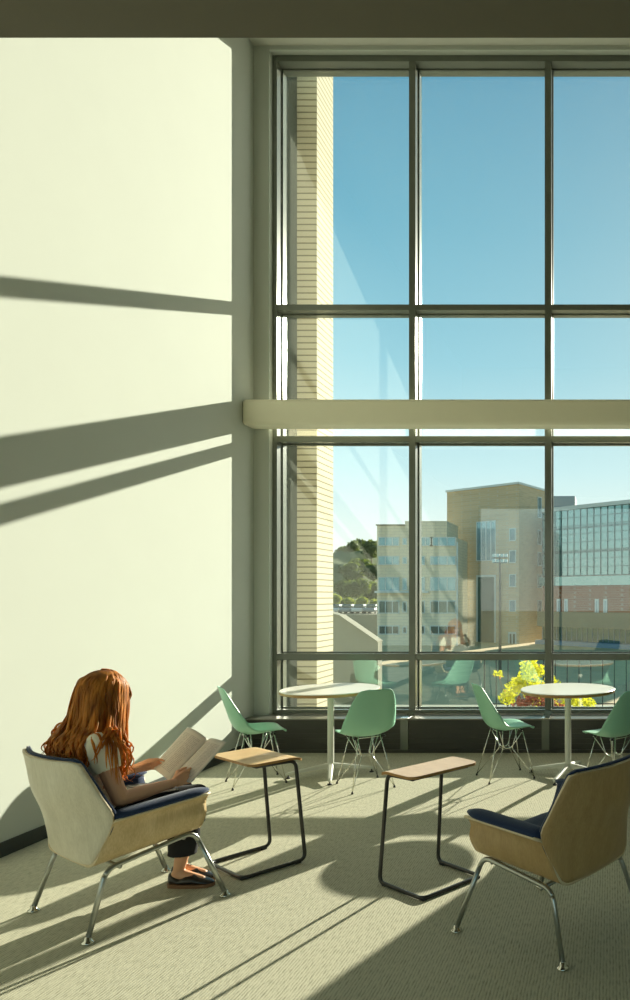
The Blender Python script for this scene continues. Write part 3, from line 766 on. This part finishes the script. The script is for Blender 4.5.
# loose strands in front
for i in range(14):
    x = rnd.uniform(-.14, -.06); y = -rnd.uniform(.10, .17)
    lock([scalp(.9, -1.2, 1.06), scalp(1.5, -1.2, 1.1), Vector((x*.7-.035, -.115, .87)), Vector((x, y, .76)), Vector((x+rnd.uniform(-.03, .04), y-.01, rnd.uniform(.62, .68)))], .0025, .022)
for i in range(13):       # locks lying over the near sleeve and shoulder blade
    e = Vector((rnd.uniform(-.225, -.130), -rnd.uniform(.264, .274), rnd.uniform(.66, .76)))
    lock([scalp(.2, PI-.4, 1.02), scalp(.9, -PI*.62, 1.06), scalp(1.55, -PI*.62, 1.10), Vector((-.155+rnd.uniform(-.03, .02), -.125, .915)), Vector((e.x*.5-.085, -.190, .888)), Vector((e.x*.8-.03, -.246, .822)), e], rnd.uniform(.003, .005), .007)
tmp = bpy.data.meshes.new('locks'); bm.to_mesh(tmp); bm.free()
ob = bpy.data.objects.new('hair_locks', tmp); C.objects.link(ob); ob.parent = woman; tmp.materials.append(M['hair'])
for p in tmp.polygons: p.use_smooth = True

# ------------------------------------------------------------------ magazine
mg = empty('magazine', CH, CA, 'open magazine with printed pages held in the hands of the seated woman', 'magazine')
TL, BL = Vector((.352, .165, .800)), Vector((.175, .175, .612))
SB, ST = Vector((.178, .0, .566)), Vector((.380, .0, .745))
RT, RB = Vector((.385, -.165, .748)), Vector((.195, -.180, .578))
def page(a_, b_, c_, d_, bulge):
    a_, b_, c_, d_ = map(Vector, (a_, b_, c_, d_)); nrm = (b_-a_).cross(d_-a_).normalized()
    if nrm.z < 0: nrm = -nrm
    bm = grid(lambda a, b: a_.lerp(b_, a).lerp(d_.lerp(c_, a), b)+nrm*bulge*math.sin(PI*min(1, b**.8)), 14, 14)
    uvl = bm.loops.layers.uv.new('UVMap'); idx = 0
    bm.verts.ensure_lookup_table()
    for f in bm.faces:
        for lp in f.loops:
            i = lp.vert.index if lp.vert.index >= 0 else 0
    bm.verts.index_update()
    for f in bm.faces:
        for lp in f.loops:
            i = lp.vert.index; lp[uvl].uv = ((i % 15)/14, (i//15)/14)
    return bm
for (q, bul) in (((SB, ST, TL, BL), .026), ((SB, ST, RT, RB), .014)):
    for k in range(2):
        o = link('page', page(*q, bul+k*.005), M['paper'], mg, smooth=True)
        solid(o, .003, 1)
# ------------------------------------------------------------------ outside
G = -5.0
def wx(px, Z): return (px-610)*Z/720
def wz(py, Z): return 1.52+(596-py)*Z/720
struct('ground_lower', B((-160, 160, -300, 420, G-.5, G)), M['grass'])
struct('ground_terrace', B((-40, 30, 7.64, 20, G, -1.5)), M['pave'])

def leafcloud(bm, blobs, n, size, rnd, fill=.35):
    tot = sum(b[3]**2 for b in blobs)
    for cx, cy, cz, r in blobs:
        for i in range(int(n*r*r/tot)):
            v = Vector((rnd.gauss(0, 1), rnd.gauss(0, 1), rnd.gauss(0, 1))).normalized()*r*(1-fill*rnd.random()**1.5)
            v.z *= .85; c = Vector((cx, cy, cz))+v
            a = Vector((rnd.gauss(0, 1), rnd.gauss(0, 1), rnd.gauss(0, 1))).normalized(); b = a.orthogonal().normalized(); s = size*rnd.uniform(.6, 1.3)
            vs = [bm.verts.new(c+a*s), bm.verts.new(c+b*s*.55), bm.verts.new(c-a*s), bm.verts.new(c-b*s*.55)]; bm.faces.new(vs)
def tree(name, x, y, z, h, r, m, label, n=1500, leaf=.35, group=None, seed=1):
    rnd = random.Random(seed); t = empty(name, (x, y, z), 0, label, 'tree', group)
    bm = bmesh.new(); sweep(bm, [(0, 0, -.3), (.05*r, 0, h*.4), (0, .05*r, h*.75)], [h*.03, h*.022, h*.008], 8); link('trunk', bm, M['bark'], t, smooth=True)
    blobs = [(rnd.uniform(-.45, .45)*r, rnd.uniform(-.45, .45)*r, h-r*rnd.uniform(.55, 1.3), r*rnd.uniform(.45, .7)) for _ in range(9)]
    bm = bmesh.new(); leafcloud(bm, blobs, n, leaf, rnd)
    for b in blobs: ell(bm, b[:3], (b[3]*.72,)*3, n=10)
    link('foliage', bm, m, t)
    return t
# wooded hill
def hillf(a, b):
    x = -150+120*a; y = 170+120*b
    h = 19*math.exp(-((x+76)/26)**2)*math.exp(-((y-215)/40)**2)+1.5*noise.noise(Vector((x*.1, y*.1, 0)))
    return Vector((x, y, G-.5+max(0, h+1.5)))
struct('hill', grid(hillf, 50, 40), mat('hill_grass', (.13, .16, .06), .95, var=.3, scale=.6), smooth=True)
rnd = random.Random(11)
k = 0
for px, py, r, Z in ((335, 556, 3.0, 206), (343, 546, 3.4, 218), (351, 541, 2.9, 209), (362, 536, 3.8, 218), (371, 539, 3.6, 201), (379, 543, 3.4, 215),
                     (340, 566, 3.4, 190), (351, 560, 3.6, 183), (362, 558, 3.6, 190), (373, 561, 3.6, 183), (344, 580, 2.8, 172), (358, 578, 3.2, 161), (371, 580, 3.2, 172)):
    zt = wz(py, Z); tree('dense_tree', wx(px, Z), Z, zt-9, 9, r*.86, M['leaf_dark'], 'dark leafy tree among many on the wooded hill', 900, .45, 'trees on the wooded hill', seed=20+k); k += 1
lab4 = ['first', 'second', 'third']
for i, (px, py) in enumerate(((336, 594), (349.5, 597), (362, 596), (375, 598))):
    Z = 120; tree('young_tree', wx(px, Z), Z, G, wz(py, Z)-G, 1.05, M['leaf_light'], 'small light green tree in the row below the wooded hill', 700, .25, 'row of young trees below the hill', seed=60+i)
for i, px in enumerate((337, 349, 361, 373)):
    Z = 112; x = wx(px, Z)
    c = empty('car', (x, Z, -1.2), 0, ('white' if i % 2 == 0 else 'grey')+' car parked in the row below the young trees', 'car', 'white cars parked below the hill' if i % 2 == 0 else 'grey cars parked below the hill')
    bm = B((-.9, .9, -2, 2, .3, .9)); link('car_body', bm, M['carw'] if i % 2 == 0 else M['carb'], c, bevel=.2)
    link('car_cabin', B((-.75, .75, -1.2, 1.3, .9, 1.45)), M['pane_dark'], c, bevel=.2)
    for sx in (-.8, .8):
        for sy in (-1.2, 1.2): bm = bmesh.new(); sweep(bm, [(sx-.1, sy, .32), (sx+.1, sy, .32)], .32, 14); link('wheel', bm, M['rubber'], c)
struct('ground_parking', B((-75, -22, 106, 124, G, -1.2)), M['conc'])
# retaining wall with a sloping coping, left
rw = empty('retaining_wall', (0, 0, 0), kind='structure')
Zr = 34
def slab_poly(pts, y0, y1):
    bm = bmesh.new(); a = [bm.verts.new((x, y0, z)) for x, z in pts]; b = [bm.verts.new((x, y1, z)) for x, z in pts]; n = len(pts)
    bm.faces.new(a); bm.faces.new(b[::-1])
    for i in range(n): bm.faces.new((a[i], b[i], b[(i+1) % n], a[(i+1) % n]))
    return bm
link('wall', slab_poly([(wx(325, Zr), G-.4), (wx(325, Zr), wz(612, Zr)), (wx(340, Zr), wz(616, Zr)), (wx(378, Zr), wz(642, Zr)), (wx(378, Zr), G-.4)], Zr, Zr+.6), M['conc'], rw)
link('coping', slab_poly([(wx(325, Zr), wz(612, Zr)), (wx(340, Zr), wz(616, Zr)), (wx(378, Zr), wz(642, Zr)), (wx(378, Zr), wz(641, Zr)), (wx(340, Zr), wz(615, Zr)), (wx(325, Zr), wz(611, Zr))], Zr-.1, Zr+.7), M['conc'], rw)

def quadbox(name, corners, z0, z1, m, parent=None, **k):
    bm = bmesh.new(); a = [bm.verts.new((x, y, z0)) for x, y in corners]; b = [bm.verts.new((x, y, z1)) for x, y in corners]; n = len(corners)
    bm.faces.new(a[::-1]); bm.faces.new(b)
    for i in range(n): bm.faces.new((a[i], a[(i+1) % n], b[(i+1) % n], b[i]))
    return link(name, bm, m, parent, **k)
def face_frame(p0, p1):
    """plane facing the camera running from p0 to p1 (x,y): returns fn(px, off) -> (x,y)"""
    p0, p1 = Vector(p0), Vector(p1); d = p1-p0; nrm = Vector((d.y, -d.x)).normalized()
    if nrm.dot(-p0) < 0: nrm = -nrm
    def at(px):
        k = (px-610)/720   # solve (p0+t d).x = k*(p0+t d).y
        t = (k*p0.y-p0.x)/(d.x-k*d.y); return p0+d*t
    return at, nrm, d.normalized()
def facade_window(parent, fr, x0, x1, y0, y1, panes, pm, name='window', depth=.15, fw=.12):
    at, nrm, d = fr; a, b = at(x0), at(x1); mid = (a+b)/2
    zt, zb = wz(y0, mid.y), wz(y1, mid.y); L = (b-a).length
    ang = math.atan2(d.y, d.x); mx = Matrix.Translation((a.x, a.y, 0)) @ Matrix.Rotation(ang, 4, 'Z')
    # local x along facade, local y outward sign
    s = 1 if (Matrix.Rotation(ang, 3, 'Z') @ Vector((0, 1, 0))).xy.dot(nrm) > 0 else -1
    def bx(bm, x0, x1, ya, yb, z0, z1): box(bm, x0, x1, min(ya*s, yb*s), max(ya*s, yb*s), z0, z1, mx)
    bm = bmesh.new(); bx(bm, 0, L, 0, .06, zt-fw, zt); bx(bm, 0, L, 0, .10, zb, zb+fw)
    for i in range(panes+1):
        c = min(max(L*i/panes, fw/2), L-fw/2); bx(bm, c-fw/2, c+fw/2, 0, .07, zb+fw, zt-fw)
    w = link(name, bm, M['winf'], parent)
    bm = bmesh.new(); bx(bm, 0, L, 0.005, .03, zb, zt); link('pane', bm, pm, w)
# left block
b1 = empty('apartment_building', (0, 0, 0), 0, 'pale low block with bands of bluish windows, left of the tall brick tower', 'building')
Z1 = 95
quadbox('wall', [(wx(377, Z1), Z1), (wx(457, Z1), Z1), (wx(457, Z1), Z1+7), (wx(377, Z1), Z1+7)], G, wz(538, Z1), M['brick_s'], b1)
quadbox('upper_wall', [(wx(377, Z1), Z1), (wx(405, Z1), Z1), (wx(405, Z1), Z1+7), (wx(377, Z1), Z1+7)], wz(538, Z1), wz(525, Z1), M['brick_s'], b1)
quadbox('upper_wall', [(wx(405, Z1), Z1+.0), (wx(447, Z1), Z1), (wx(447, Z1), Z1+7), (wx(405, Z1), Z1+7)], wz(538, Z1), wz(521, Z1), M['brick_s'], b1)
quadbox('parapet', [(wx(376, Z1), Z1-.15), (wx(405, Z1), Z1-.15), (wx(405, Z1), Z1+.3), (wx(376, Z1), Z1+.3)], wz(525.6, Z1), wz(524.4, Z1), M['conc'], b1)
fr = face_frame((wx(377, Z1), Z1), (wx(457, Z1), Z1))
for y0, y1, dk in ((537, 546, 0), (556, 565, 0), (577, 591, 0), (600.5, 613.5, 1), (625.5, 634.5, 1), (648, 656, 0)):
    pm = M['pane_dark'] if dk else M['pane_blue']
    facade_window(b1, fr, 378.5, 399.5, y0, y1, 3, pm); facade_window(b1, fr, 402.5, 407, y0+1, y1-1, 1, pm)
    facade_window(b1, fr, 417.5, 425, y0, y1, 1, pm) if y0 != 537 else facade_window(b1, fr, 418, 433, y0, y1, 2, pm)
    facade_window(b1, fr, 430, 456, y0, y1, 3, pm)
for y0, x0, x1 in ((591, 376, 412), (591, 416, 429)):
    bm = B((wx(x0, Z1), wx(x1, Z1), Z1-.6, Z1, wz(y0+2, Z1), wz(y0, Z1))); link('ledge', bm, M['winf'], b1)
bm = bmesh.new(); sweep(bm, [(wx(457.5, Z1), Z1-.15, wz(542, Z1)), (wx(457.5, Z1), Z1-.15, G)], .12, 8); link('downpipe', bm, M['winf'], b1)
# tower
b2 = empty('brick_tower', (0, 0, 0), 0, 'tall brown brick tower with two very tall windows, in the middle beyond the window', 'building')
A_, B_, C_ = (-24.0, 106.), (-12.39, 98.), (-9.35, 105.3); D_ = (A_[0]+C_[0]-B_[0], A_[1]+C_[1]-B_[1])
quadbox('wall', [A_, B_, C_, D_], G, 16.75, M['brick_b'], b2)
quadbox('parapet', [(A_[0]-.2, A_[1]-.1), (B_[0], B_[1]-.25), (C_[0]+.2, C_[1]), D_], 16.75, 17.05, M['winf'], b2)
fr = face_frame(A_, B_)
facade_window(b2, fr, 476.5, 496, 521, 561, 4, M['pane_blue'], fw=.14); facade_window(b2, fr, 476.5, 496, 575, 647, 1, M['pane_green'], fw=.3)
for y0, y1 in ((528, 541), (550, 563), (574, 587), (600, 612)): facade_window(b2, fr, 509.3, 516, y0, y1, 1, M['pane_blue'])
facade_window(b2, fr, 508.5, 516.5, 632, 646, 2, M['pane_dark'], name='door', fw=.25)
fr = face_frame(B_, C_)
for y0, y1 in ((497, 518), (530, 545), (552, 566), (574, 588), (600, 614)): facade_window(b2, fr, 537.5, 541.5, y0, y1, 1, M['pane_dark'])
# grey box + glass building
b3 = empty('glass_building', (0, 0, 0), 0, 'teal glass curtain wall building at the right, lower than the brick tower', 'building')
quadbox('roof_box', [(wx(550, 116), 116), (wx(575, 116), 116), (wx(575, 116), 122), (wx(550, 116), 122)], G, wz(496, 116), M['bluegrey'], b3)
P0, P1 = (-9.2, 99.2), (14.0, 80.5)
quadbox('core_wall', [P0, P1, (P1[0]+6, P1[1]+14), (P0[0]+6, P0[1]+14)], G, 13.3, M['conc'], b3)
at, nrm, d = face_frame(P0, P1); Lf = (Vector(P1)-Vector(P0)).length; ang = math.atan2(d.y, d.x); mx = Matrix.Translation((P0[0], P0[1], 0)) @ Matrix.Rotation(ang, 4, 'Z')
def strip(name, z0, z1, y, m, x0=0, x1=None): 
    bm = bmesh.new(); box(bm, x0, x1 or Lf, -y, 0.0, z0, z1, mx); return link(name, bm, m, b3)
strip('curtain_wall', 4.2, 13.0, .10, M['pane_teal'])
bm = bmesh.new()
for i in range(int(Lf/1.15)+1): box(bm, i*1.15, i*1.15+.05, -.22, -.10, 4.2, 13.0, mx)
for j in range(9): box(bm, 0, Lf, -.20, -.10, 4.2+j*1.1, 4.28+j*1.1, mx)
link('curtain_mullions', bm, M['pane_dark'], b3)
strip('roof_edge', 13.0, 13.5, .4, M['winf'])
for z in (10.4, 7.2): strip('floor_band', z, z+.25, .16, M['pane_dark'])
strip('brick_reflection_band', -1.0, 4.2, .06, M['brick_r'])  # red brick by the doors, also standing in for brick reflected in the glass
strip('balcony_rail', 2.9, 4.1, .9, M['pane_teal'])
strip('terrace_band', -2.6, -.6, 1.2, M['conc'])
strip('lower_glass', G, -2.6, .15, M['pane_green'])
bm = bmesh.new()
for i in range(int(Lf/.9)+1): box(bm, i*.9, i*.9+.08, -.22, -.15, G+.6, -2.6, mx)
link('lower_mullions', bm, M['bluegrey'], b3)
strip('base_band', G, G+.55, 1.6, M['bluegrey'])
fr3 = face_frame((P0[0]-.0, P0[1]-.1), (P1[0], P1[1]-.1))
for x0, x1 in ((557, 560.5), (564.5, 568), (595, 599), (603.5, 607.5)): facade_window(b3, fr3, x0, x1, 599, 614, 1, M['pane_blue'], name='door', fw=.22)
# light mast
lm = empty('light_mast', (wx(500, 60), 60, G), 0, 'tall thin floodlight mast standing in front of the brick tower', 'lamp post')
hm = wz(556, 60)-G
bm = bmesh.new(); sweep(bm, [(0, 0, 0), (0, 0, hm)], [.14, .09], 10); link('pole', bm, M['panel'], lm)
bm = bmesh.new(); sweep(bm, [(-.6, 0, hm-.1), (.6, 0, hm-.1)], .05, 8); sweep(bm, [(-.6, 0, hm-.55), (.6, 0, hm-.55)], .05, 8); link('crossarm', bm, M['panel'], lm)
for x in (-.5, -.17, .17, .5):
    for dz in (0, -.45): link('floodlight', B((x-.13, x+.13, -.15, .12, hm-.1+dz, hm+.18+dz)), M['pane_blue'], lm, bevel=.03)
# railing on the terrace edge
rl = empty('railing', (0, 19.5, -1.5), 0, 'black metal railing with thin uprights along the far terrace edge', 'railing')
bm = bmesh.new(); sweep(bm, [(-3.4, 0, 1.32), (6, 0, 1.32)], .02, 8); link('top_rail', bm, M['rubber'], rl)
bm = bmesh.new(); sweep(bm, [(-3.4, 0, .10), (6, 0, .10)], .015, 8); link('bottom_rail', bm, M['rubber'], rl)
for i in range(30):
    bm = bmesh.new(); x = -3.4+i*.32; sweep(bm, [(x, 0, 0), (x, 0, 1.32)], .014, 6); link('baluster', bm, M['rubber'], rl)
# shrubs in front of the window
def shrub(x, y, z, blobs, m, label, cat, n, leaf, seed, extra=None):
    rnd = random.Random(seed); t = empty('flowering_shrub' if extra else 'shrub', (x, y, z), 0, label, cat)
    bm = bmesh.new(); leafcloud(bm, blobs, n, leaf, rnd, .75); link('foliage', bm, m, t)
    bm = bmesh.new()
    for b in blobs: sweep(bm, [(b[0]*.3, b[1]*.3, 0), (b[0]*.7, b[1]*.7, b[2]*.6), b[:3]], [.012, .008, .004], 6)
    link('stems', bm, M['bark'], t)
    if extra:
        bm = bmesh.new()
        for _ in range(40):
            b = rnd.choice(blobs); v = Vector((rnd.gauss(0, 1), rnd.gauss(0, 1), rnd.gauss(0, 1))).normalized()*b[3]
            ell(bm, Vector(b[:3])+v, (.014, .014, .01), n=6)
        link('blossoms', bm, extra, t)
    return t
S = 11.
def bl(px, py, r, dy=0): return (wx(px, S+dy)-wx(545, S), dy, wz(py, S+dy)+1.5, r)
shrub(wx(545, S), S, -1.5, [bl(530, 667, .16), bl(538, 672, .14), bl(526, 680, .17), bl(514, 686, .16), bl(536, 690, .2), bl(508, 697, .14), bl(552, 684, .14), bl(556, 694, .14), bl(545, 705, .2), bl(566, 697, .14), bl(576, 703, .16), bl(588, 705, .13), bl(498, 674, .07), bl(560, 712, .2)],
      M['leaf_yel'], 'bright yellow green shrub growing just outside the lower window panes', 'shrub', 1500, .042, 5, M['orange'])
S = 10.6
shrub(wx(545, S), S, -1.5, [bl(533, 700, .16), bl(522, 706, .16), bl(546, 704, .14), bl(556, 708, .12)], M['leaf_red'], 'low reddish shrub at the foot of the yellow green one', 'shrub', 700, .03, 6)

# ------------------------------------------------------------------ light
sun = bpy.data.lights.new('sun', 'SUN'); sun.energy = 10.; sun.color = (1., .94, .79); sun.angle = math.radians(.6)
so = bpy.data.objects.new('sun', sun); C.objects.link(so)
so.rotation_euler = Vector((-.40, -1, -.35)).to_track_quat('-Z', 'Y').to_euler(); so.location = (4, 12, 8)
w = bpy.data.worlds.new('sky'); bpy.context.scene.world = w; w.use_nodes = True; n = w.node_tree.nodes; l = w.node_tree.links
bg = n['Background']; tc = n.new('ShaderNodeTexCoord'); sp = n.new('ShaderNodeSeparateXYZ'); l.new(tc.outputs['Generated'], sp.inputs[0])
cr = n.new('ShaderNodeValToRGB'); l.new(sp.outputs['Z'], cr.inputs[0]); el = cr.color_ramp.elements
el[0].position = 0; el[0].color = (.98, .99, .86, 1); el[1].position = 1; el[1].color = (.03, .14, .26, 1)
for p_, c_ in ((.08, (.84, .97, .92)), (.17, (.58, .84, .90)), (.30, (.32, .63, .76)), (.45, (.17, .45, .61)), (.58, (.10, .33, .50))):
    e = el.new(p_); e.color = (*c_, 1)
# glow of air near the sun
dt = n.new('ShaderNodeVectorMath'); dt.operation = 'DOT_PRODUCT'; l.new(tc.outputs['Generated'], dt.inputs[0]); sd = Vector((.40, 1, .35)).normalized(); dt.inputs[1].default_value = sd
pw = n.new('ShaderNodeMath'); pw.operation = 'POWER'; pw.use_clamp = True; l.new(dt.outputs['Value'], pw.inputs[0]); pw.inputs[1].default_value = 14
ml = n.new('ShaderNodeMath'); ml.operation = 'MULTIPLY'; ml.inputs[1].default_value = .35; l.new(pw.outputs[0], ml.inputs[0])
mx = n.new('ShaderNodeMix'); mx.data_type = 'RGBA'; mx.inputs[7].default_value = (1, 1, .9, 1); l.new(ml.outputs[0], mx.inputs[0]); l.new(cr.outputs[0], mx.inputs[6])
l.new(mx.outputs[2], bg.inputs[0]); bg.inputs[1].default_value = 1.0

# ------------------------------------------------------------------ camera
cam = bpy.data.cameras.new('camera'); co = bpy.data.objects.new('camera', cam); C.objects.link(co)
co.location = (0, 0, 1.52); co.rotation_euler = (PI/2, 0, 0)
cam.sensor_fit = 'VERTICAL'; cam.sensor_height = 36; cam.sensor_width = 36; cam.lens = 720/1000*36
cam.shift_x = -.295; cam.shift_y = .096; cam.clip_end = 1000
sc = bpy.context.scene; sc.camera = co
sc.view_settings.view_transform = 'Standard'; sc.view_settings.look = 'None'; sc.view_settings.gamma = 1; sc.view_settings.use_curve_mapping = False
sc.view_settings.exposure = 0.35
